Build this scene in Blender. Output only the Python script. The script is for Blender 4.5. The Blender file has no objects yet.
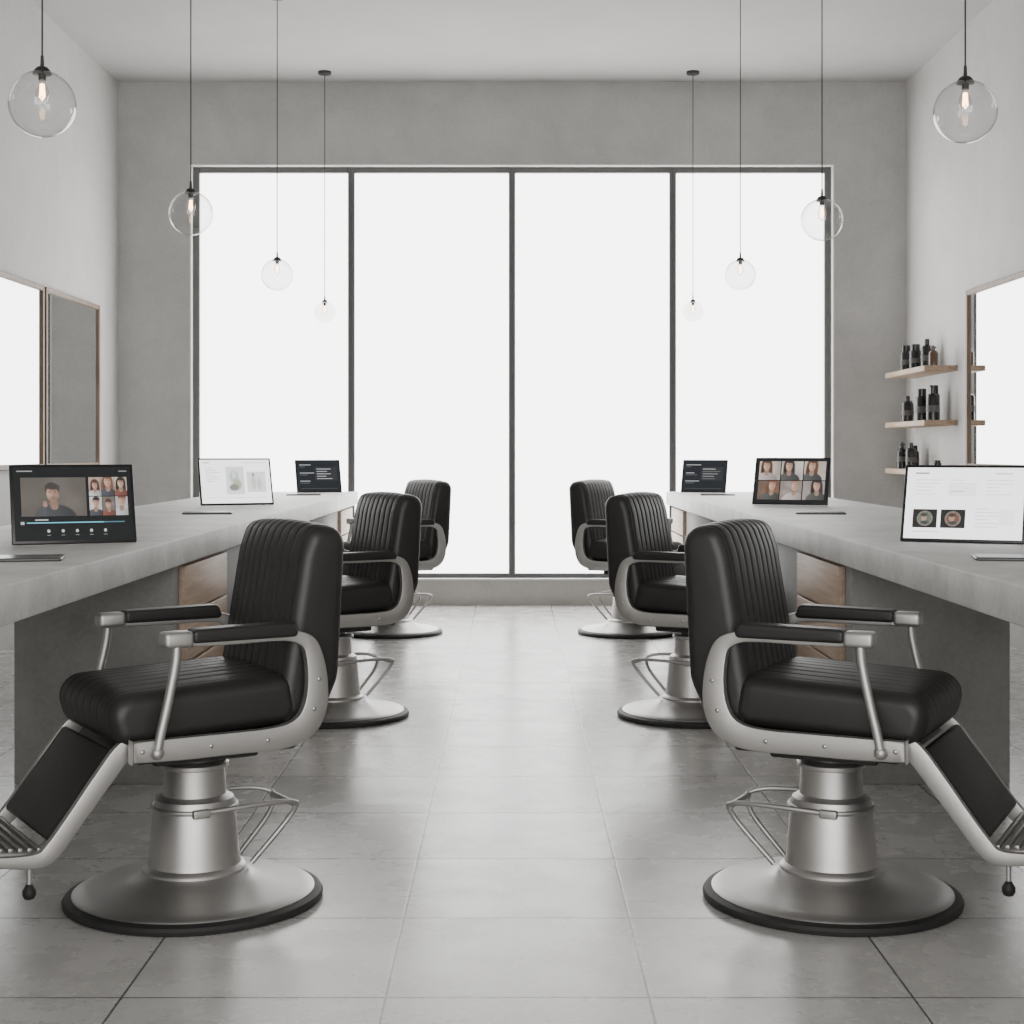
import bpy, bmesh, math, random
import numpy as np
from mathutils import Vector, Matrix
random.seed(4)
R=math.radians
scene=bpy.context.scene
COL=scene.collection

# ---------------------------------------------------------------- materials
def new_mat(name):
    m=bpy.data.materials.new(name); m.use_nodes=True
    nt=m.node_tree; b=nt.nodes["Principled BSDF"]
    return m,nt,b
def N(nt,t,**kw):
    n=nt.nodes.new(t)
    for k,v in kw.items(): setattr(n,k,v)
    return n
def math_node(nt,op,a,b=None):
    n=N(nt,'ShaderNodeMath',operation=op)
    for i,v in enumerate((a,b)):
        if v is None: continue
        if isinstance(v,(int,float)): n.inputs[i].default_value=v
        else: nt.links.new(v,n.inputs[i])
    return n.outputs[0]
def concrete(name,c1,c2,scale=1.5,rough=0.8,bump=0.15,fine=40,lo=.36,hi=.64):
    m,nt,b=new_mat(name)
    tc=N(nt,'ShaderNodeTexCoord')
    n1=N(nt,'ShaderNodeTexNoise'); n1.inputs['Scale'].default_value=scale; n1.inputs['Detail'].default_value=10; n1.inputs['Roughness'].default_value=.68
    n1.inputs['Distortion'].default_value=.2
    n2=N(nt,'ShaderNodeTexNoise'); n2.inputs['Scale'].default_value=fine; n2.inputs['Detail'].default_value=4
    nt.links.new(tc.outputs['Object'],n1.inputs['Vector']); nt.links.new(tc.outputs['Object'],n2.inputs['Vector'])
    r=N(nt,'ShaderNodeValToRGB'); r.color_ramp.elements[0].position=lo; r.color_ramp.elements[1].position=hi
    r.color_ramp.elements[0].color=(*c1,1); r.color_ramp.elements[1].color=(*c2,1)
    s=math_node(nt,'ADD',math_node(nt,'MULTIPLY',n1.outputs['Fac'],.75),math_node(nt,'MULTIPLY',n2.outputs['Fac'],.25))
    nt.links.new(s,r.inputs[0]); nt.links.new(r.outputs[0],b.inputs['Base Color'])
    bp=N(nt,'ShaderNodeBump'); bp.inputs['Strength'].default_value=bump; bp.inputs['Distance'].default_value=.02
    nt.links.new(s,bp.inputs['Height']); nt.links.new(bp.outputs[0],b.inputs['Normal'])
    b.inputs['Roughness'].default_value=rough
    return m
def plain(name,c,rough=.5,metal=0.0,noise=0.0,nscale=60,bump=0.0,spec=None):
    m,nt,b=new_mat(name)
    b.inputs['Base Color'].default_value=(*c,1); b.inputs['Roughness'].default_value=rough; b.inputs['Metallic'].default_value=metal
    if spec is not None: b.inputs['Specular IOR Level'].default_value=spec
    if noise or bump:
        tc=N(nt,'ShaderNodeTexCoord'); n=N(nt,'ShaderNodeTexNoise'); n.inputs['Scale'].default_value=nscale; n.inputs['Detail'].default_value=5
        nt.links.new(tc.outputs['Object'],n.inputs['Vector'])
        if noise:
            o=math_node(nt,'ADD',math_node(nt,'MULTIPLY',n.outputs['Fac'],noise),rough-noise/2)
            nt.links.new(o,b.inputs['Roughness'])
        if bump:
            bp=N(nt,'ShaderNodeBump'); bp.inputs['Strength'].default_value=bump; bp.inputs['Distance'].default_value=.002
            nt.links.new(n.outputs['Fac'],bp.inputs['Height']); nt.links.new(bp.outputs[0],b.inputs['Normal'])
    return m
def wood(name,c1,c2,axis='y'):
    m,nt,b=new_mat(name)
    tc=N(nt,'ShaderNodeTexCoord'); mp=N(nt,'ShaderNodeMapping')
    mp.inputs['Scale'].default_value={'y':(14,1.2,22),'z':(14,14,1.2)}[axis]
    n=N(nt,'ShaderNodeTexNoise'); n.inputs['Scale'].default_value=2.2; n.inputs['Detail'].default_value=7; n.inputs['Distortion'].default_value=.3
    nt.links.new(tc.outputs['Object'],mp.inputs[0]); nt.links.new(mp.outputs[0],n.inputs['Vector'])
    r=N(nt,'ShaderNodeValToRGB'); r.color_ramp.elements[0].position=.32; r.color_ramp.elements[1].position=.68
    r.color_ramp.elements[0].color=(*c1,1); r.color_ramp.elements[1].color=(*c2,1)
    nt.links.new(n.outputs['Fac'],r.inputs[0]); nt.links.new(r.outputs[0],b.inputs['Base Color'])
    b.inputs['Roughness'].default_value=.5
    return m
_em={}
def emis(c,s=1.0):
    k=(tuple(round(x,3) for x in c),s)
    if k in _em: return _em[k]
    m,nt,b=new_mat('display_pixels_%d'%len(_em))
    b.inputs['Base Color'].default_value=(c[0]*.1,c[1]*.1,c[2]*.1,1)
    b.inputs['Roughness'].default_value=.25
    b.inputs['Emission Color'].default_value=(*c,1); b.inputs['Emission Strength'].default_value=s
    _em[k]=m; return m

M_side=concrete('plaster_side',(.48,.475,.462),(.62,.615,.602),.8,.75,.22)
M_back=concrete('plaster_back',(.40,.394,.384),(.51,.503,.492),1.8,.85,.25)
M_ceil=concrete('plaster_ceiling',(.44,.437,.427),(.50,.496,.487),1.2,.85,.12)
M_reveal=concrete('window_reveal_plaster',(.6,.6,.59),(.68,.68,.67),2,.8,.1)
M_counter=concrete('counter_concrete',(.46,.456,.445),(.66,.655,.64),4.5,.5,.18,70)
M_base=concrete('cabinet_concrete',(.22,.217,.211),(.32,.316,.309),2.5,.7,.12,50)
M_leather=plain('black_leather',(.017,.016,.0153),.45,0,.1,90,.12)
M_leather2=plain('armrest_leather',(.015,.014,.0137),.45,0,.1,90,.1)
M_steel=plain('brushed_aluminium',(.50,.492,.48),.50,1.0,.12,30)
M_steel2=plain('satin_steel',(.54,.53,.52),.46,1.0,.08,20)
M_chrome=plain('polished_rivet',(.5,.5,.49),.3,1.0)
M_rubber=plain('black_rubber',(.014,.014,.014),.6)
M_frame=plain('window_frame_grey',(.10,.10,.098),.5)
M_black=plain('black_metal',(.02,.02,.02),.4)
M_bezel=plain('device_bezel',(.010,.010,.011),.3)
M_devgrey=plain('device_body_grey',(.10,.10,.10),.35,.6)
M_wood=wood('walnut_drawer',(.40,.285,.205),(.56,.43,.325))
M_woods=wood('oak_shelf',(.30,.20,.13),(.46,.34,.24))
M_woodf=wood('mirror_frame_wood',(.13,.085,.055),(.23,.155,.105),'z')
M_mirror=plain('mirror_glass',(.84,.85,.85),.015,1.0)
M_bottle=plain('bottle_dark',(.014,.015,.016),.25)
M_label=plain('bottle_label',(.10,.10,.098),.6)
M_bottle2=plain('bottle_amber',(.10,.06,.04),.2)

# floor tiles
def floor_mat():
    m,nt,b=new_mat('floor_porcelain_tile')
    g=N(nt,'ShaderNodeNewGeometry'); sx=N(nt,'ShaderNodeSeparateXYZ'); nt.links.new(g.outputs['Position'],sx.inputs[0])
    T=.6045
    ux=math_node(nt,'ADD',sx.outputs[0],.290+T*20); uy=math_node(nt,'ADD',sx.outputs[1],-4.155+T*20)
    dx=math_node(nt,'PINGPONG',ux,T/2); dy=math_node(nt,'PINGPONG',uy,T/2)
    d=math_node(nt,'MINIMUM',dx,dy)
    mr=N(nt,'ShaderNodeMapRange'); nt.links.new(d,mr.inputs[0]); mr.inputs[1].default_value=.0020; mr.inputs[2].default_value=.0040
    grout=mr.outputs[0]
    fx=math_node(nt,'FLOOR',math_node(nt,'DIVIDE',ux,T)); fy=math_node(nt,'FLOOR',math_node(nt,'DIVIDE',uy,T))
    cb=N(nt,'ShaderNodeCombineXYZ'); nt.links.new(fx,cb.inputs[0]); nt.links.new(fy,cb.inputs[1])
    wn=N(nt,'ShaderNodeTexWhiteNoise'); nt.links.new(cb.outputs[0],wn.inputs[0])
    off=N(nt,'ShaderNodeVectorMath',operation='MULTIPLY_ADD'); nt.links.new(wn.outputs['Color'],off.inputs[0]); off.inputs[1].default_value=(7,7,7); nt.links.new(g.outputs['Position'],off.inputs[2])
    n1=N(nt,'ShaderNodeTexNoise'); n1.inputs['Scale'].default_value=4.5; n1.inputs['Detail'].default_value=8; n1.inputs['Roughness'].default_value=.62; n1.inputs['Distortion'].default_value=0
    n2=N(nt,'ShaderNodeTexNoise'); n2.inputs['Scale'].default_value=60; n2.inputs['Detail'].default_value=4
    nt.links.new(off.outputs[0],n1.inputs['Vector']); nt.links.new(off.outputs[0],n2.inputs['Vector'])
    s=math_node(nt,'ADD',math_node(nt,'MULTIPLY',n1.outputs['Fac'],.62),math_node(nt,'MULTIPLY',n2.outputs['Fac'],.32))
    s=math_node(nt,'ADD',s,math_node(nt,'MULTIPLY',wn.outputs['Value'],.06))
    r=N(nt,'ShaderNodeValToRGB'); r.color_ramp.elements[0].position=.34; r.color_ramp.elements[1].position=.66
    r.color_ramp.elements[0].color=(.41,.404,.392,1); r.color_ramp.elements[1].color=(.56,.553,.54,1)
    nt.links.new(s,r.inputs[0])
    mx=N(nt,'ShaderNodeMix',data_type='RGBA'); nt.links.new(grout,mx.inputs[0]); mx.inputs[6].default_value=(.09,.09,.088,1); nt.links.new(r.outputs[0],mx.inputs[7])
    nt.links.new(mx.outputs[2],b.inputs['Base Color'])
    ro=math_node(nt,'ADD',math_node(nt,'MULTIPLY',n1.outputs['Fac'],.22),.16)
    nt.links.new(ro,b.inputs['Roughness'])
    b.inputs['Specular IOR Level'].default_value=.45
    bp=N(nt,'ShaderNodeBump'); bp.inputs['Strength'].default_value=.25; bp.inputs['Distance'].default_value=.003
    h=math_node(nt,'ADD',grout,math_node(nt,'MULTIPLY',n1.outputs['Fac'],.12))
    nt.links.new(h,bp.inputs['Height']); nt.links.new(bp.outputs[0],b.inputs['Normal'])
    return m
M_floor=floor_mat()

def glass_mat(name,tint=.96,base=.04,edge=.5):
    m=bpy.data.materials.new(name); m.use_nodes=True; nt=m.node_tree; nt.nodes.clear()
    out=N(nt,'ShaderNodeOutputMaterial'); mix=N(nt,'ShaderNodeMixShader'); tr=N(nt,'ShaderNodeBsdfTransparent'); gl=N(nt,'ShaderNodeBsdfGlossy')
    gl.inputs['Roughness'].default_value=.02; gl.inputs['Color'].default_value=(.95,.95,.95,1)
    lw=N(nt,'ShaderNodeLayerWeight'); lw.inputs['Blend'].default_value=.5
    f=math_node(nt,'POWER',lw.outputs['Facing'],3.5)
    f=math_node(nt,'ADD',math_node(nt,'MULTIPLY',f,.8),base)
    mr=N(nt,'ShaderNodeMapRange'); nt.links.new(lw.outputs['Facing'],mr.inputs[0]); mr.inputs[1].default_value=.6; mr.inputs[2].default_value=1; mr.inputs[3].default_value=tint; mr.inputs[4].default_value=edge
    nt.links.new(mr.outputs[0],tr.inputs[0])
    nt.links.new(f,mix.inputs[0]); nt.links.new(tr.outputs[0],mix.inputs[1]); nt.links.new(gl.outputs[0],mix.inputs[2]); nt.links.new(mix.outputs[0],out.inputs[0])
    return m
M_glass=glass_mat('clear_globe_glass',.92,.07,.35); M_bulbglass=glass_mat('bulb_glass',.9,.08)
M_clear=glass_mat('clear_bottle',.7,.08)
M_fil=emis((1,.58,.28),14)
M_pane,nt,b=new_mat('frosted_daylit_glass')
b.inputs['Base Color'].default_value=(.8,.8,.8,1); b.inputs['Roughness'].default_value=.3
b.inputs['Emission Color'].default_value=(1,.995,.985,1); b.inputs['Emission Strength'].default_value=5.4

# ---------------------------------------------------------------- mesh helpers
def empty(name,loc=(0,0,0),rz=0):
    e=bpy.data.objects.new(name,None); e.empty_display_size=.1; COL.objects.link(e); e.location=loc; e.rotation_euler=(0,0,rz); return e
def obj(name,me,parent=None,loc=(0,0,0),rot=(0,0,0)):
    o=bpy.data.objects.new(name,me); COL.objects.link(o); o.location=loc; o.rotation_euler=rot
    if parent: o.parent=parent
    return o
def finish(bm,name,mats,smooth=True,angle=40):
    bmesh.ops.recalc_face_normals(bm,faces=bm.faces)
    me=bpy.data.meshes.new(name); bm.to_mesh(me); bm.free()
    if not isinstance(mats,(list,tuple)): mats=[mats]
    for m in mats: me.materials.append(m)
    if smooth:
        me.polygons.foreach_set('use_smooth',[True]*len(me.polygons))
        me.set_sharp_from_angle(angle=R(angle))
    return me
def add_box(bm,x0,x1,y0,y1,z0,z1,bev=0,seg=3,mi=0,M=None):
    t=bmesh.new()
    bmesh.ops.create_cube(t,size=1)
    for v in t.verts:
        v.co=Vector(((x0+x1)/2+v.co.x*(x1-x0),(y0+y1)/2+v.co.y*(y1-y0),(z0+z1)/2+v.co.z*(z1-z0)))
    if bev: bmesh.ops.bevel(t,geom=t.edges[:],offset=bev,segments=seg,profile=.5,affect='EDGES')
    merge(bm,t,mi,M)
def merge(bm,t,mi=0,M=None):
    if M is not None: bmesh.ops.transform(t,matrix=M,verts=t.verts)
    t.verts.index_update(); vm=[bm.verts.new(v.co) for v in t.verts]
    for f in t.faces:
        try:
            nf=bm.faces.new([vm[v.index] for v in f.verts]); nf.material_index=mi
        except ValueError: pass
    t.free()
def box_me(name,x0,x1,y0,y1,z0,z1,mat,bev=0,seg=3):
    bm=bmesh.new(); add_box(bm,x0,x1,y0,y1,z0,z1,bev,seg); return finish(bm,name,mat,bev>0,50)
def add_lathe(bm,prof,seg=48,cx=0,cy=0,mi=0,cz=0):
    t=bmesh.new(); rings=[]
    for r,z in prof:
        if r<=1e-6: rings.append([t.verts.new((cx,cy,cz+z))])
        else: rings.append([t.verts.new((cx+r*math.cos(2*math.pi*i/seg),cy+r*math.sin(2*math.pi*i/seg),cz+z)) for i in range(seg)])
    for a,b in zip(rings,rings[1:]):
        for i in range(seg):
            j=(i+1)%seg
            if len(a)==1 and len(b)==1: continue
            if len(a)==1: t.faces.new((a[0],b[i],b[j]))
            elif len(b)==1: t.faces.new((a[i],a[j],b[0]))
            else: t.faces.new((a[i],a[j],b[j],b[i]))
    merge(bm,t,mi)
def lathe_me(name,prof,mat,seg=64,angle=35):
    bm=bmesh.new(); add_lathe(bm,prof,seg); return finish(bm,name,mat,True,angle)
def catmull(P,n=8):
    out=[]; L=len(P)
    for i in range(L-1):
        p0=P[max(i-1,0)];p1=P[i];p2=P[i+1];p3=P[min(i+2,L-1)]
        for k in range(n):
            t=k/n
            out.append(tuple(.5*((2*b)+(-a+c)*t+(2*a-5*b+4*c-d)*t*t+(-a+3*b-3*c+d)*t**3) for a,b,c,d in zip(p0,p1,p2,p3)))
    out.append(tuple(P[-1])); return out
def add_tube(bm,pts,r,seg=12,smooth=0,mi=0,flat=1.0):
    if smooth: pts=catmull(pts,smooth)
    P=[Vector(p) for p in pts]; t=bmesh.new(); rings=[]; up=None
    for i,p in enumerate(P):
        tan=(P[min(i+1,len(P)-1)]-P[max(i-1,0)]).normalized()
        if up is None:
            up=Vector((0,1,0)) if abs(tan.y)<.9 else Vector((0,0,1))
        a=(up-tan*up.dot(tan)).normalized(); up=a; b=tan.cross(a)
        rings.append([t.verts.new(p+(a*math.cos(2*math.pi*k/seg)*flat+b*math.sin(2*math.pi*k/seg))*r) for k in range(seg)])
    for A,B in zip(rings,rings[1:]):
        for k in range(seg): t.faces.new((A[k],A[(k+1)%seg],B[(k+1)%seg],B[k]))
    t.faces.new(rings[0]); t.faces.new(rings[-1][::-1]); merge(bm,t,mi)
def add_ribbon(bm,path,y0,y1,smooth=8,bev=.004,mi=0):
    """path:(f,z,width) in the XZ plane, extruded in y"""
    P=catmull(path,smooth) if smooth else path
    t=bmesh.new(); L=[];Rr=[]
    for i,p in enumerate(P):
        q=P[min(i+1,len(P)-1)]; o=P[max(i-1,0)]
        d=Vector((q[0]-o[0],q[1]-o[1])).normalized(); n=Vector((-d.y,d.x))
        L.append((p[0]+n.x*p[2]/2,p[1]+n.y*p[2]/2)); Rr.append((p[0]-n.x*p[2]/2,p[1]-n.y*p[2]/2))
    rings=[]
    for a,c in zip(L,Rr):
        rings.append([t.verts.new((a[0],y0,a[1])),t.verts.new((c[0],y0,c[1])),t.verts.new((c[0],y1,c[1])),t.verts.new((a[0],y1,a[1]))])
    for A,B in zip(rings,rings[1:]):
        for k in range(4): t.faces.new((A[k],A[(k+1)%4],B[(k+1)%4],B[k]))
    t.faces.new(rings[0]); t.faces.new(rings[-1][::-1])
    if bev:
        t.normal_update()
        es=[e for e in t.edges if e.calc_face_angle(0)>R(50)]
        bmesh.ops.bevel(t,geom=es,offset=bev,segments=2,profile=.5,affect='EDGES')
    merge(bm,t,mi)
def roundpoly(pts,rad,n=8,step=.015):
    out=[]; L=len(pts)
    for i in range(L):
        p=Vector(pts[i]); a=(Vector(pts[i-1])-p); c=(Vector(pts[(i+1)%L])-p)
        an=a.normalized(); cn=c.normalized(); th=an.angle(cn); r=rad[i]; d=r/math.tan(th/2)
        ctr=p+(an+cn).normalized()*(r/math.sin(th/2))
        s=p+an*d-ctr; e=p+cn*d-ctr; ang=s.angle_signed(e)
        for k in range(n+1):
            w=-ang*k/n
            out.append(ctr+Vector((s.x*math.cos(w)-s.y*math.sin(w),s.x*math.sin(w)+s.y*math.cos(w))))
    fin=[]
    for i in range(len(out)):
        p=out[i]; q=out[(i+1)%len(out)]; m=max(1,int((q-p).length/step))
        for k in range(m): fin.append(p.lerp(q,k/m))
    return fin
def cushion(bm,prof,hw,r,pitch,depth,maskfn,lim,bulge=0.0,mi=0):
    n=len(prof); area=sum(prof[i].x*prof[(i+1)%n].y-prof[(i+1)%n].x*prof[i].y for i in range(n))
    sg=1 if area>0 else -1
    nor=[]
    for i in range(n):
        d=(prof[(i+1)%n]-prof[i-1]).normalized(); nor.append(Vector((d.y,-d.x))*sg)
    ys=[]
    for k in range(7):
        th=math.pi/2*k/6; ys.append((-hw+r*(1-math.cos(th)),r*(1-math.sin(th))))
    m=int((2*(hw-r))/.003)
    for k in range(1,m): ys.append((-(hw-r)+2*(hw-r)*k/m,0))
    for k in range(6,-1,-1):
        th=math.pi/2*k/6; ys.append((hw-r*(1-math.cos(th)),r*(1-math.sin(th))))
    t=bmesh.new(); rings=[]
    for y,ins in ys:
        u=((y/pitch)+.5)%1.0; g=0
        if abs(y)<=lim+.001: g=depth*(abs(2*u-1)**5)
        bl=bulge*max(0,1-(y/hw)**2)
        ring=[]
        for p,nn in zip(prof,nor):
            w=maskfn(p,nn)
            q=p-nn*ins+nn*(-g*w+bl*w)
            ring.append(t.verts.new((q.x,y,q.y)))
        rings.append(ring)
    for A,B in zip(rings,rings[1:]):
        for k in range(n): t.faces.new((A[k],A[(k+1)%n],B[(k+1)%n],B[k]))
    for ring in (rings[0],rings[-1]):
        t.faces.new(ring)
    merge(bm,t,mi)

# ---------------------------------------------------------------- room
XW=3.2; YB=12.6; YF=-3.2; H=4.25; T=.2
WX=2.62; WZ0=.203; WZ1=3.585
obj('floor',box_me('floor',-XW-T,XW+T,YF-T,YB+.5,-.1,0,M_floor))
obj('ceiling',box_me('ceiling',-XW-T,XW+T,YF-T,YB+.5,H,H+.15,M_ceil))
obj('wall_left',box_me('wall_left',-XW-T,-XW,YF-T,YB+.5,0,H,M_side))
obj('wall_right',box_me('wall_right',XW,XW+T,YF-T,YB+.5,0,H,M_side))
obj('wall_front',box_me('wall_front',-XW,XW,YF-T,YF,0,H,M_side))
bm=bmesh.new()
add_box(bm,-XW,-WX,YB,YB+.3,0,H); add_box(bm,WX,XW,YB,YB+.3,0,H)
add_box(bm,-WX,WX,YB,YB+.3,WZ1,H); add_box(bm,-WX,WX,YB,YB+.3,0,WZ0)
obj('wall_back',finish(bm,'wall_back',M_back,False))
# reveal trim
bm=bmesh.new(); e=.012
add_box(bm,-WX,-WX+e,YB-.006,YB+.16,WZ0,WZ1); add_box(bm,WX-e,WX,YB-.006,YB+.16,WZ0,WZ1)
add_box(bm,-WX+e,WX-e,YB-.006,YB+.16,WZ1-e,WZ1); add_box(bm,-WX+e,WX-e,YB-.03,YB+.16,WZ0,WZ0+e)
obj('trim_window_reveal',finish(bm,'trim_window_reveal',M_reveal,False))
# windows
xs=[-WX+e,-1.316,.0,1.316,WX-e]
for i in range(4):
    w=empty('window_%d'%(i+1),((xs[i]+xs[i+1])/2,YB+.11,(WZ0+WZ1)/2))
    hw=(xs[i+1]-xs[i])/2; hh=(WZ1-WZ0)/2-e
    lw=.05 if i==0 else .027; rw=.05 if i==3 else .027
    bm=bmesh.new()
    add_box(bm,-hw,-hw+lw,-.03,.04,-hh,hh,.003,1); add_box(bm,hw-rw,hw,-.03,.04,-hh,hh,.003,1)
    add_box(bm,-hw+lw,hw-rw,-.03,.04,hh-.045,hh,.003,1); add_box(bm,-hw+lw,hw-rw,-.03,.04,-hh,-hh+.035,.003,1)
    obj('frame',finish(bm,'window_frame',M_frame,False),w)
    obj('glass',box_me('window_glass',-hw+lw,hw-rw,.01,.02,-hh+.035,hh-.045,M_pane),w)

# ---------------------------------------------------------------- barber chair (local +x = forward)
parts=[]
def part(name,me): parts.append((name,me))
part('base_rim',lathe_me('base_rim',[(0,0),(.348,0),(.356,.004),(.358,.014),(.353,.022),(.336,.028),(.318,.028),(0,.028)],M_rubber,96))
part('base_plate',lathe_me('base_plate',[(.332,.022),(.333,.030),(.326,.035),(.29,.041),(.24,.049),(.19,.060),(.155,.075),(.14,.088),(.0,.09)],M_steel2,96,60))
part('column',lathe_me('column',[(0,.07),(.142,.07),(.143,.092),(.138,.099),(.129,.104),(.126,.12),(.112,.272),(.108,.285),(.097,.292),(.088,.296),(.085,.36),(.085,.368),(.094,.372),(.095,.382),(.088,.388),(.06,.39),(.055,.40),(.055,.45),(0,.45)],M_steel2,64,30))
# mechanism
bm=bmesh.new()
add_box(bm,-.14,.16,-.13,.13,.405,.435,.01); add_box(bm,-.20,.25,-.255,.255,.44,.50,.012)
part('seat_pan',finish(bm,'seat_pan',M_black,True))
# pump lever
bm=bmesh.new()
ring=[(math.cos(a)*.116,math.sin(a)*.116,.262) for a in [2*math.pi*k/24 for k in range(25)]]
add_tube(bm,ring,.007,8)
for s in (-1,1):
    add_tube(bm,[(.03,s*.116,.262),(-.10,s*.122,.268),(-.21,s*.112,.266),(-.262,s*.095,.256),(-.272,s*.08,.240),(-.245,s*.06,.19),(-.150,s*.05,.09)],.0075,10,6)
add_tube(bm,[(-.270,-.086,.246),(-.270,.086,.246)],.0085,10)
add_box(bm,.0,.05,-.13,-.112,.25,.274,.005); add_box(bm,.0,.05,.112,.13,.25,.274,.005)
part('pump_lever',finish(bm,'pump_lever',M_steel,True))
# seat
bm=bmesh.new()
pr=roundpoly([(-.215,.508),(.295,.482),(.335,.62),(-.185,.642)],[.045,.05,.062,.045])
cushion(bm,pr,.252,.040,.058,.0025,lambda p,n:max(0,min(1,(n.y*1.6)))if p.x<.3 else max(0,min(1,n.x*.6+n.y)),.203,.010)
part('seat_cushion',finish(bm,'seat_cushion',M_leather,True,60))
# backrest
bm=bmesh.new()
pr=roundpoly([(-.148,.51),(-.225,.97),(-.255,1.048),(-.360,1.034),(-.338,.62),(-.28,.50)],[.038,.25,.045,.05,.12,.038])
cushion(bm,pr,.242,.035,.046,.0045,lambda p,n:max(0,min(1,(n.x*.9+n.y*.9)*1.5)),.207,.012)
part('backrest',finish(bm,'backrest',M_leather,True,60))
# side frames
bm=bmesh.new()
for s in (-1,1):
    y0,y1=(.258,.286) if s>0 else (-.286,-.258)
    add_ribbon(bm,[(.12,.752,.022),(.0,.752,.024),(-.12,.754,.026),(-.18,.750,.032),(-.222,.728,.042),(-.240,.68,.052),(-.247,.62,.060),(-.242,.56,.068),(-.218,.512,.070),(-.17,.486,.064),(-.1,.478,.060),(0,.478,.058),(.13,.478,.058),(.272,.480,.054)],y0,y1,6,.004)
part('side_frames',finish(bm,'side_frames',M_steel,True,35))
bm=bmesh.new()
for s in (-1,1):
    for f,z in ((-.25,.63),(-.235,.55),(-.10,.478),(.06,.478),(.245,.48)):
        t=bmesh.new(); bmesh.ops.create_uvsphere(t,u_segments=12,v_segments=8,radius=.006)
        merge(bm,t,0,Matrix.Translation((f,s*.286,z))@Matrix.Diagonal((1,.5,1,1)))
part('rivets',finish(bm,'rivets',M_chrome,True))
# arms
bm=bmesh.new(); bc=bmesh.new()
for s in (-1,1):
    yc=s*.277
    prf=roundpoly([(-.185,.752),(.115,.752),(.118,.788),(-.17,.792)],[.012,.01,.014,.016],5,.03)
    t=bmesh.new(); cushion(t,prf,.033,.010,1,0,lambda p,n:0,0); merge(bm,t,0,Matrix.Translation((0,yc,0)))
    add_box(bc,.112,.192,yc-.03,yc+.03,.742,.784,.012,4)
    add_tube(bc,[(.155,yc+s*.012,.76),(.160,yc+s*.014,.70),(.182,yc+s*.018,.60),(.202,yc+s*.02,.52),(.210,yc+s*.02,.478)],.0125,12,5)
    t=bmesh.new(); bmesh.ops.create_uvsphere(t,u_segments=16,v_segments=10,radius=.018)
    merge(bc,t,0,Matrix.Translation((.21,yc+s*.018,.476)))
part('arm_pads',finish(bm,'arm_pads',M_leather2,True,60))
part('arm_brackets',finish(bc,'arm_brackets',M_steel,True,50))
# leg rest
bm=bmesh.new(); bp=bmesh.new()
p0=Vector((.275,.485)); p1=Vector((.468,.232))
for s in (-1,1):
    y0,y1=(.212,.236) if s>0 else (-.236,-.212)
    add_ribbon(bm,[(.235,.49,.04),(.275,.478,.05),(.33,.412,.05),(.40,.32,.046),(.455,.250,.046),(.49,.226,.040),(.56,.229,.03),(.69,.247,.022)],y0,y1,6,.004)
ang=math.atan2(p1.y-p0.y,p1.x-p0.x)
Mx=Matrix.Translation((p0.x,0,p0.y))@Matrix.Rotation(-ang,4,'Y')
add_box(bp,.02,.29,-.212,.212,-.012,.026,.012,3,0,Mx)
part('leg_rest_pad',finish(bp,'leg_rest_pad',M_leather,True,60))
Mp=Matrix.Translation((.468,0,.232))@Matrix.Rotation(-R(6),4,'Y')
add_box(bm,0,.225,-.214,.214,-.006,.008,.003,1,0,Mp)
for k in range(9):
    add_box(bm,.012+k*.024,.024+k*.024,-.205,.205,.006,.017,.003,2,0,Mp)
for s in (-1,1):
    add_tube(bm,[(.515,s*.222,.225),(.515,s*.222,.15)],.007,10)
part('foot_rest',finish(bm,'foot_rest',M_steel,True,40))
bm=bmesh.new()
for s in (-1,1):
    add_lathe(bm,[(0,-.018),(.012,-.014),(.017,-.004),(.017,.006),(.012,.014),(.008,.022),(0,.024)],16,.515,s*.222,0,.146)
part('foot_rest_buffers',finish(bm,'foot_rest_buffers',M_rubber,True,60))

def chair(x,y,rz):
    c=empty('barber_chair',(x,y,0),R(rz))
    for n,me in parts: obj(n,me,c)
for x,y,rz in [(-.889,4.34,212),(-.845,7.33,212),(-.835,10.66,212),(.894,4.34,-27),(.855,7.33,-28),(.81,10.66,-30)]:
    chair(x,y,rz)

# ---------------------------------------------------------------- counters
def counter(s):
    c=empty('concrete_counter',(s*1.7,7.5,0))
    def bx(name,x0,x1,y0,y1,z0,z1,mat,bev=.004):
        a,b2=(x0,x1) if s>0 else (-x1,-x0)
        me=box_me(name,a-s*1.7,b2-s*1.7,y0-7.5,y1-7.5,z0,z1,mat,bev,2); obj(name,me,c)
    bx('countertop',1.22,2.2,2.7,12.28,.83,.93,M_counter,.006)
    for k,(a,b2) in enumerate(((2.75,3.05),(5.82,8.3),(9.9,12.2))):
        bx('base_%d'%(k+1),1.275,1.87,a,b2,0,.83,M_base)
    for (a,b2) in ((5.93,6.80),(11.35,12.15)):
        for i in range(4):
            z0=.06+i*.19
            bx('drawer_%d'%(i+1),1.25,1.275,a,b2,z0,z0+.18,M_wood,.003)
counter(-1); counter(1)

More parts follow.
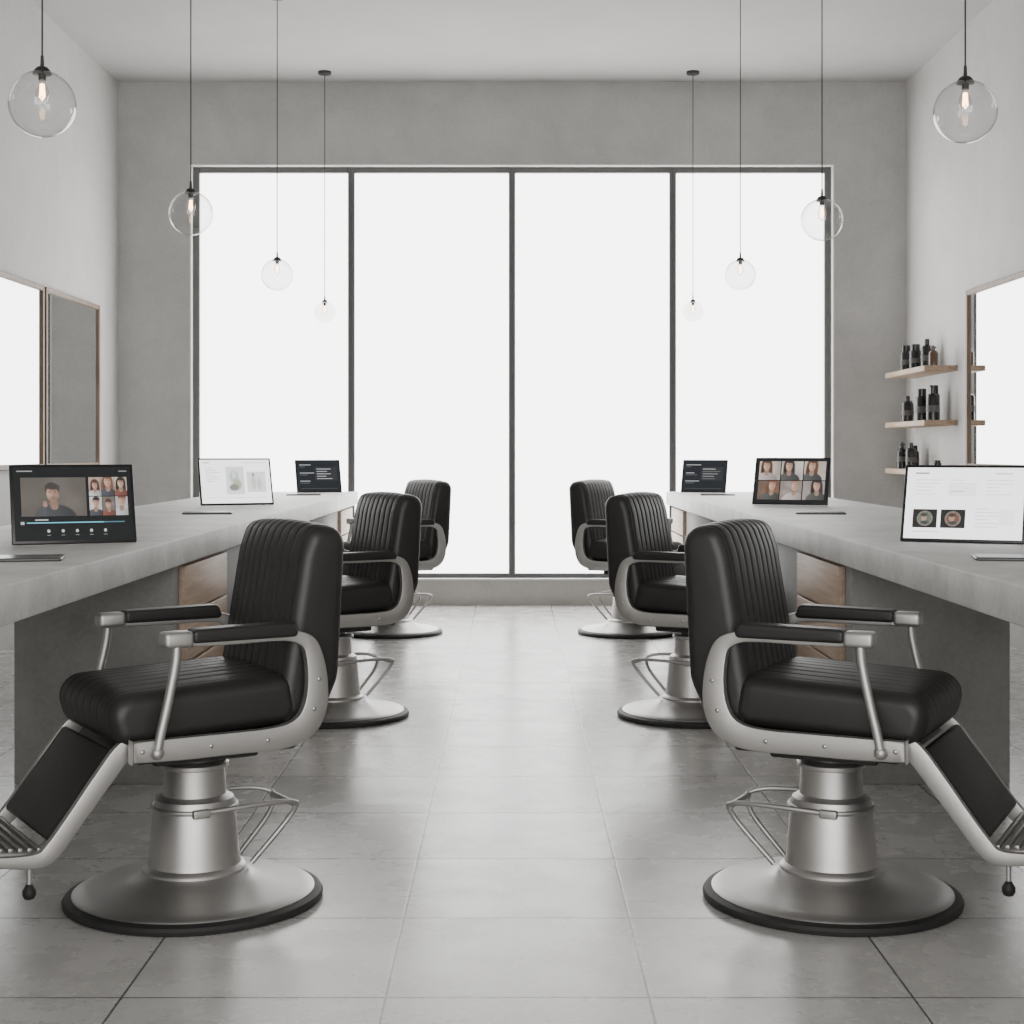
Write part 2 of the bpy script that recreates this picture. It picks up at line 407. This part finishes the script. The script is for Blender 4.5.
# ---------------------------------------------------------------- mirrors
def mirror(s,y0,y1,z0=1.13,z1=2.37):
    yc=(y0+y1)/2; zc=(z0+z1)/2
    c=empty('wall_mirror',(s*XW,yc,zc)); hy=(y1-y0)/2; hz=(z1-z0)/2; f=.035; d=.035
    bm=bmesh.new()
    xa,xb=(-d,0) if s>0 else (0,d)
    add_box(bm,xa,xb,-hy,-hy+f,-hz,hz,.003,1); add_box(bm,xa,xb,hy-f,hy,-hz,hz,.003,1)
    add_box(bm,xa,xb,-hy+f,hy-f,hz-f,hz,.003,1); add_box(bm,xa,xb,-hy+f,hy-f,-hz,-hz+f,.003,1)
    obj('frame',finish(bm,'mirror_frame',M_woodf,False),c)
    xa,xb=(-.02,0) if s>0 else (0,.02)
    obj('glass',box_me('mirror_glass',xa,xb,-hy+f,hy-f,-hz+f,hz-f,M_mirror),c)
mirror(-1,10.54,11.92); mirror(-1,7.8,10.50)
mirror(1,7.9,10.82)

# ---------------------------------------------------------------- shelves + bottles
def bottle(bm,x,y,z,r,h,kind,mi):
    if kind==0: p=[(0,0),(r,0),(r,h*.68),(r*.85,h*.76),(r*.4,h*.8),(r*.4,h),(0,h)]
    elif kind==1: p=[(0,0),(r,0),(r,h*.72),(r*.9,h*.75),(r*.75,h*.76),(r*.75,h),(0,h)]
    else: p=[(0,0),(r,0),(r,h*.62),(r*.7,h*.72),(r*.35,h*.76),(r*.35,h*.84),(r*.6,h*.85),(r*.6,h*.93),(r*.2,h*.94),(r*.2,h),(0,h)]
    add_lathe(bm,p,18,x,y,mi,z)
    if mi==0: add_lathe(bm,[(r*1.02,h*.25),(r*1.02,h*.45)],18,x,y,1,z)
sh=[(1.868,[(11.22,.033,.15,2,2),(11.58,.045,.22,0,0),(11.72,.045,.19,1,0),(11.88,.03,.17,0,0),(12.0,.045,.20,1,0),(12.14,.035,.17,0,0)]),
    (1.475,[(11.24,.045,.24,0,0),(11.40,.045,.26,1,0),(11.54,.045,.24,1,0),(11.74,.035,.21,2,2),(11.95,.045,.20,0,0),(12.12,.04,.17,1,0)]),
    (1.115,[(11.85,.04,.20,0,0),(11.98,.045,.18,1,0),(12.12,.04,.21,2,0),(11.3,.03,.07,1,0)])]
for z,bs in sh:
    c=empty('floating_shelf',(XW,11.75,z))
    obj('board',box_me('shelf_board',-.24,0,-.62,.55,-.04,0,M_woods,.003,2),c)
    bm=bmesh.new()
    for i,(y,r,h,k,mi) in enumerate(bs): bottle(bm,XW-.13+(.03 if i%2 else -.02),y,z,r,h,k,mi)
    obj('hair_product_bottles',finish(bm,'hair_product_bottles',[M_bottle,M_label,M_bottle2,M_clear],True,40))

# ---------------------------------------------------------------- pendants
def pendant(x,y,zc=2.37,r=.106):
    c=empty('pendant_lamp',(x,y,H)); o=zc-H; k=r/.106
    obj('canopy',lathe_me('canopy',[(0,0),(.052,0),(.052,-.018),(.046,-.024),(.008,-.028),(0,-.028)],M_black,32),c)
    bm=bmesh.new(); add_tube(bm,[(0,0,-.02),(0,0,o+r+.03)],.0030,8); obj('cord',finish(bm,'cord',M_black),c)
    obj('cap',lathe_me('cap',[(0,o+r+.05),(.005,o+r+.048),(.0065,o+r+.015),(.018,o+r+.010),(.028*k,o+r-.002),(.030*k,o+r-.012),(.012,o+r-.014),(.012,o+r-.03),(0,o+r-.03)],M_black,32),c)
    prof=[]
    for j in range(33):
        a=-math.pi/2+ (math.pi-.26)*j/32
        prof.append((max(0,r*math.cos(a)) if j else 0,o+r*math.sin(a)))
    obj('globe',lathe_me('globe',prof,M_glass,64,180),c)
    q=o+r-.028
    obj('bulb',lathe_me('bulb',[(.010,q),(.012,q-.012),(.019,q-.03),(.021,q-.048),(.016,q-.068),(0,q-.080)],M_bulbglass,24,180),c)
    bm=bmesh.new()
    add_tube(bm,[(-.005,0,q-.014),(-.008,0,q-.055),(0,0,q-.064),(.008,0,q-.055),(.005,0,q-.014)],.0024,8)
    add_tube(bm,[(0,-.006,q-.014),(0,-.008,q-.054),(0,.008,q-.054),(0,.006,q-.014)],.0024,8)
    obj('filament',finish(bm,'filament',M_fil),c)
for x,y,z,r in [(-1.5,4.95,2.36,.106),(1.5,5.13,2.375,.104),(-1.5,7.24,2.362,.103),(1.5,7.5,2.37,.102),(-1.545,10.2,2.41,.104),(1.495,10.15,2.405,.100),(-1.48,12.25,2.35,.083),(1.43,12.25,2.355,.080)]:
    pendant(x,y,z,r)

# ---------------------------------------------------------------- monitors with content
M_photo,nt,b=new_mat('display_photo')
at=N(nt,'ShaderNodeVertexColor'); at.layer_name='Col'
b.inputs['Base Color'].default_value=(.02,.02,.02,1); b.inputs['Roughness'].default_value=.25
nt.links.new(at.outputs[0],b.inputs['Emission Color']); b.inputs['Emission Strength'].default_value=1.5
WHT=(.93,.94,.94)
def lay(img,mask,col):
    c=np.asarray(col,dtype=float)
    if c.ndim==1: c=c[None,None,:]
    return img*(1-mask[...,None])+c*mask[...,None]
def em(X,Y,cx,cy,rx,ry,s=.12):
    d=np.sqrt(((X-cx)/rx)**2+((Y-cy)/ry)**2)
    return np.clip((1+s-d)/(2*s),0,1)
def paint_portrait(nx,ny,asp,bg,skin,hair,shirt,long=False,beard=False,seed=0,cx=.5,sc=1.0,hand=False):
    rs=np.random.RandomState(seed)
    x=np.linspace(0,1,nx); y=np.linspace(0,1,ny); X,Y=np.meshgrid(x,y)
    img=np.ones((ny,nx,3))*np.array(bg)
    for k in range(6):
        img=lay(img,em(X,Y,rs.rand(),rs.rand(),.1+.25*rs.rand(),.1+.4*rs.rand(),.6)*.6,np.array(bg)*rs.uniform(.4,1.7))
    U=(X-cx)*asp/sc; V=(Y-.0)/sc
    hc=.60; tilt=rs.uniform(-.03,.03); U=U+tilt*(V-.3)*3
    if long:
        img=lay(img,em(U,V,0,.56,.24,.33,.12),hair)
        img=lay(img,em(U,V,-.13,.36,.12,.26,.2),np.array(hair)*.8); img=lay(img,em(U,V,.13,.36,.12,.26,.2),np.array(hair)*1.2)
    sh=np.clip(1.15-U*1.2,.5,1.5)[...,None]*np.array(shirt)[None,None,:]
    img=lay(img,em(U,V,0,-.02,.46,.33,.06),sh)
    img=lay(img,em(U,V,0,.32,.095,.14,.15),np.array(skin)*.6)
    img=lay(img,em(U,V,0,.24,.08,.07,.2),np.array(skin)*.7)
    shade=np.clip(1.05-U*2.6,.45,1.35)[...,None]*np.array(skin)[None,None,:]
    img=lay(img,em(U,V,0,hc+.10,.158,.19,.1),hair)
    img=lay(img,em(U,V,0,hc-.02,.135,.205,.08),shade)
    img=lay(img,em(U,V,.02,hc+.17,.155,.08,.25),np.array(hair)*1.1)
    if beard: img=lay(img,em(U,V,0,hc-.15,.11,.075,.4)*.5,np.array(hair)*1.8)
    for s in (-1,1):
        img=lay(img,em(U,V,s*.055,hc+.03,.034,.020,.6)*.65,np.array(skin)*.2)
        img=lay(img,em(U,V,s*.055,hc+.065,.042,.010,.5)*.6,np.array(hair))
    img=lay(img,em(U,V,.018,hc-.03,.02,.06,.6)*.35,np.array(skin)*.4)
    img=lay(img,em(U,V,0,hc-.115,.042,.012,.4)*.7,(skin[0]*.55,skin[1]*.28,skin[2]*.25))
    if hand:
        img=lay(img,em(U,V,-.24,.14,.055,.16,.2),np.array(shirt)*1.6)
        img=lay(img,em(U,V,-.20,.30,.05,.055,.2),np.array(skin)*.95)
        for q in range(3): img=lay(img,em(U,V,-.225+q*.027,.355,.012,.05,.3),np.array(skin)*.85)
    img*=rs.uniform(.9,1.1,size=(ny,nx,1))
    return img
def paint_wreath(nx,ny,inner,seed):
    rs=np.random.RandomState(seed)
    X,Y=np.meshgrid(np.linspace(-1,1,nx),np.linspace(-1,1,ny)); X=X*1.25; r=np.sqrt(X*X+Y*Y); th=np.arctan2(Y,X)
    img=np.ones((ny,nx,3))*.012
    img=lay(img,np.clip((.84-r)/.06,0,1),(.20,.165,.14))
    img=lay(img,np.clip((.70-r-.05*np.sin(th*9))/.06,0,1),inner)
    img=lay(img,em(X,Y,-.1,.05,.28,.36,.2),(.36,.23,.17)); img=lay(img,em(X,Y,-.1,.38,.33,.2,.3),(.05,.035,.03)); img=lay(img,em(X,Y,0,-.45,.4,.2,.3),(.04,.05,.05))
    img*=rs.uniform(.7,1.3,size=(ny,nx,1)); return img
class Draw:
    def __init__(s,w,h): s.w=w; s.h=h; s.bm=bmesh.new(); s.m=[]; s.k=0; s.photos=[]
    def mi(s,c,e):
        m=emis(c,e)
        if m not in s.m: s.m.append(m)
        return s.m.index(m)
    def poly(s,pts,c,e=1.6):
        s.k+=1; y=-.0006-.00002*s.k
        f=s.bm.faces.new([s.bm.verts.new(((u-.5)*s.w,y,v*s.h)) for u,v in pts]); f.material_index=s.mi(c,e)
    def rect(s,u0,v0,u1,v1,c,e=1.6): s.poly([(u0,v0),(u1,v0),(u1,v1),(u0,v1)],c,e)
    def ell(s,u,v,ru,rv,c,e=1.6,n=20):
        s.poly([(u+ru*math.cos(2*math.pi*i/n),v+rv*math.sin(2*math.pi*i/n)) for i in range(n)],c,e)
    def photo(s,u0,v0,u1,v1,img):
        s.k+=1; s.photos.append((u0,v0,u1,v1,img,-.0006-.00002*s.k))
def photo_mesh(d,ph):
    u0,v0,u1,v1,img,y=ph; ny,nx,_=img.shape
    vs=[((u0+(u1-u0)*i/(nx-1)-.5)*d.w,y,(v0+(v1-v0)*j/(ny-1))*d.h) for j in range(ny) for i in range(nx)]
    fs=[(j*nx+i,j*nx+i+1,(j+1)*nx+i+1,(j+1)*nx+i) for j in range(ny-1) for i in range(nx-1)]
    me=bpy.data.meshes.new('screen_photo'); me.from_pydata(vs,[],fs)
    ca=me.color_attributes.new('Col','FLOAT_COLOR','POINT')
    a=np.ones((ny*nx,4),dtype=np.float32); a[:,:3]=np.clip(img,0,1).reshape(-1,3)
    ca.data.foreach_set('color',a.ravel()); me.materials.append(M_photo); return me
def monitor(x,y,yaw,w,h,kind,tilt=17):
    c=empty('display_monitor',(x,y,.93),R(yaw))
    a=R(tilt); b0=.011
    tm=Matrix.Translation((0,0,.004))@Matrix.Rotation(-a,4,'X')
    def addo(n,me,off=None):
        o=obj(n,me,c); o.matrix_local=tm if off is None else tm@off; return o
    addo('bezel',box_me('bezel',-w/2,w/2,0,.012,0,h,M_bezel,.004,3))
    bm=bmesh.new()
    top=Vector((0,math.sin(a)*h*.6+.012,.004+math.cos(a)*h*.6)); 
    add_tube(bm,[(-.06,top.y,top.z),(-.06,.15,.006),(.06,.15,.006),(.06,top.y,top.z)],.005,8)
    obj('kickstand',finish(bm,'kickstand',M_devgrey),c)
    d=Draw(w-2*b0,h-2*b0)
    G=lambda v:(v,v,v)
    if kind=='video':
        d.rect(0,0,1,1,(.006,.007,.008)); 
        d.rect(.03,.94,.16,.955,G(.25)); d.rect(.90,.935,.97,.95,G(.18))
        d.photo(.06,.33,.61,.86,paint_portrait(130,88,1.42,(.075,.065,.058),(.30,.18,.13),(.03,.026,.024),(.032,.034,.038),False,True,3,.5,.98,True))
        cols=[(.30,.22,.18),(.45,.42,.40),(.5,.48,.46),(.12,.10,.09),(.4,.33,.28),(.35,.33,.33)]
        for i in range(3):
            for j in range(2):
                u=.635+i*.112; v=.60-j*.27
                k=i*2+j
                d.photo(u,v,u+.107,v+.26,paint_portrait(30,40,.65,cols[k],(.36,.22,.16),[(.05,.02,.015),(.02,.015,.012),(.12,.05,.03)][k%3],[(.3,.3,.3),(.12,.04,.03),(.04,.04,.05)][(k+j)%3],k%2==0,False,k+20,.5,1.0+.15*(k%3)))
        d.rect(.10,.235,.93,.25,(.06,.15,.2)); d.rect(.10,.235,.75,.25,(.12,.42,.52))
        d.rect(.05,.22,.08,.26,G(.35)); d.rect(.17,.272,.28,.29,G(.35))
        for i in range(5): d.ell(.28+i*.12,.13,.013,.022,G(.4)); 
        for i in range(5): d.rect(.265+i*.12,.07,.295+i*.12,.078,G(.18))
    elif kind=='dark':
        d.rect(0,0,1,1,(.012,.014,.017))
        random.seed(int(abs(x)*100)+(7 if x>0 else 0))
        for i in range(3):
            d.rect(.06,.86-i*.27,.06+random.uniform(.15,.35),.885-i*.27,G(.3))
            d.rect(.06,.80-i*.27,.06+random.uniform(.1,.3),.815-i*.27,G(.12))
        d.rect(.42,.35,.94,.80,(.022,.024,.028))
        for i in range(5): d.rect(.46,.72-i*.08,.46+random.uniform(.12,.42),.745-i*.08,G(random.choice((.10,.3,.18))))
        d.rect(.06,.08,.94,.09,G(.08)); 
    elif kind=='web':
        d.rect(0,0,1,1,WHT,2.3)
        d.rect(.04,.92,.14,.94,G(.2)); d.rect(.6,.92,.95,.935,G(.55))
        for i in range(7): d.rect(.07,.80-i*.05,.07+.12+.05*((i*7)%3),.812-i*.05,G(.5))
        X,Y=np.meshgrid(np.linspace(0,1,50),np.linspace(0,1,60))
        im=np.ones((60,50,3))*np.array((.85,.87,.86))
        im=lay(im,em(X,Y,.45,.62,.26,.24,.2),(.50,.56,.54)); im=lay(im,em(X,Y,.6,.36,.24,.2,.2),(.42,.46,.30)); im=lay(im,em(X,Y,.42,.25,.26,.12,.2),(.22,.22,.2)); im=lay(im,em(X,Y,.45,.7,.1,.12,.2),(.75,.78,.78))
        d.photo(.36,.2,.62,.84,im)
        im=np.ones((40,50,3))*np.array((.86,.86,.85)); X,Y=np.meshgrid(np.linspace(0,1,50),np.linspace(0,1,40))
        im=lay(im,em(X,Y,.35,.45,.13,.32,.1),(.60,.62,.60)); im=lay(im,em(X,Y,.65,.4,.11,.28,.1),(.66,.62,.58)); im=lay(im,em(X,Y,.35,.85,.06,.08,.1),(.2,.2,.2))
        d.photo(.66,.25,.93,.72,im)
        d.rect(.07,.12,.92,.13,G(.6))
    elif kind=='page':
        d.rect(0,0,1,1,WHT,2.3)
        d.rect(.07,.91,.19,.93,G(.2)); d.rect(.75,.91,.9,.925,G(.5))
        for j in range(3):
            random.seed(j)
            for i in range(5):
                d.rect(.08+j*.3,.82-i*.05,.08+j*.3+random.uniform(.1,.24),.828-i*.05,G(.6))
        d.rect(.36,.60,.60,.76,(.82,.83,.84),2.2); d.rect(.38,.66,.5,.67,G(.4))
        d.photo(.07,.15,.28,.41,paint_wreath(48,38,(.09,.13,.10),1))
        d.photo(.31,.15,.52,.41,paint_wreath(48,38,(.15,.07,.05),2))
        for i in range(6): d.rect(.60,.42-i*.05,.60+.12+.07*((i*5)%3),.428-i*.05,G(.6))
        d.rect(.80,.2,.93,.42,(.85,.86,.86),2.2)
        d.rect(.07,.09,.3,.1,G(.5))
    elif kind=='grid':
        d.rect(0,0,1,1,(.012,.012,.013))
        bgs=[(.40,.34,.29),(.12,.08,.06),(.5,.46,.42),(.2,.17,.15),(.45,.38,.33),(.27,.23,.21)]
        hs=[(.06,.03,.02),(.14,.06,.035),(.03,.02,.02),(.20,.13,.09),(.08,.04,.02),(.03,.02,.02)]
        for i in range(3):
            for j in range(2):
                k=i*2+j; u=.04+i*.315; v=.52-j*.45
                d.photo(u,v,u+.30,v+.43,paint_portrait(52,50,1.15,bgs[k],(.38,.24,.175),hs[k],(.05+.25*(k%3==0),.05+.2*(k%3==0),.05+.2*(k%3==0)),k!=3,k==3,k+40,.35+.3*(k%2),1.3))
    me=bpy.data.meshes.new('screen'); d.bm.to_mesh(me); d.bm.free()
    for m in d.m: me.materials.append(m)
    off=Matrix.Translation((0,0,b0))
    addo('screen',me,off)
    for ph in d.photos: addo('screen_photo',photo_mesh(d,ph),off)
monitor(-1.503,5.34,25,.42,.284,'video'); monitor(-1.618,9.15,24,.44,.292,'web',19); monitor(-1.475,11.9,22,.355,.262,'dark')
monitor(1.565,5.40,-26,.425,.286,'page',20); monitor(1.645,9.2,-24,.455,.295,'grid',19); monitor(1.465,11.9,-22,.355,.262,'dark')
def tablet(x,y,yaw,w=.25,d=.17):
    c=empty('flat_tablet',(x,y,.93),R(yaw))
    obj('body',box_me('tablet_body',-w/2,w/2,-d/2,d/2,0,.010,M_devgrey,.004,2),c)
    obj('screen',box_me('tablet_screen',-w/2+.006,w/2-.006,-d/2+.006,d/2-.006,.0095,.0108,M_bezel),c)
for a in [(-1.455,4.58,12),(-1.56,7.95,8),(-1.52,11.3,8),(1.50,4.60,-12),(1.58,7.95,-8),(1.50,11.3,-8)]: tablet(*a)

# ---------------------------------------------------------------- light / world / camera
def area(name,loc,rot,sx,sy,p,col=(1,1,1)):
    l=bpy.data.lights.new(name,'AREA'); l.shape='RECTANGLE'; l.size=sx; l.size_y=sy; l.energy=p; l.color=col
    o=bpy.data.objects.new(name,l); COL.objects.link(o); o.location=loc; o.rotation_euler=rot; return o
area('front_fill',(0,-3.1,2.2),(R(90),0,0),5.6,3.6,340,(1,.98,.955))  # added fill lamp behind the camera; the front wall has no window
w=bpy.data.worlds.new('sky'); scene.world=w; w.use_nodes=True
w.node_tree.nodes['Background'].inputs[0].default_value=(.9,.95,1,1); w.node_tree.nodes['Background'].inputs[1].default_value=1.0
cam=bpy.data.cameras.new('camera'); cam.lens=54.5; cam.sensor_width=36; cam.shift_y=-61/1024; cam.clip_end=100
co=bpy.data.objects.new('camera',cam); COL.objects.link(co); co.location=(0,0,1.252); co.rotation_euler=(R(90),0,0)
scene.camera=co
scene.view_settings.view_transform='AgX'
scene.view_settings.look='None'
scene.view_settings.exposure=.14
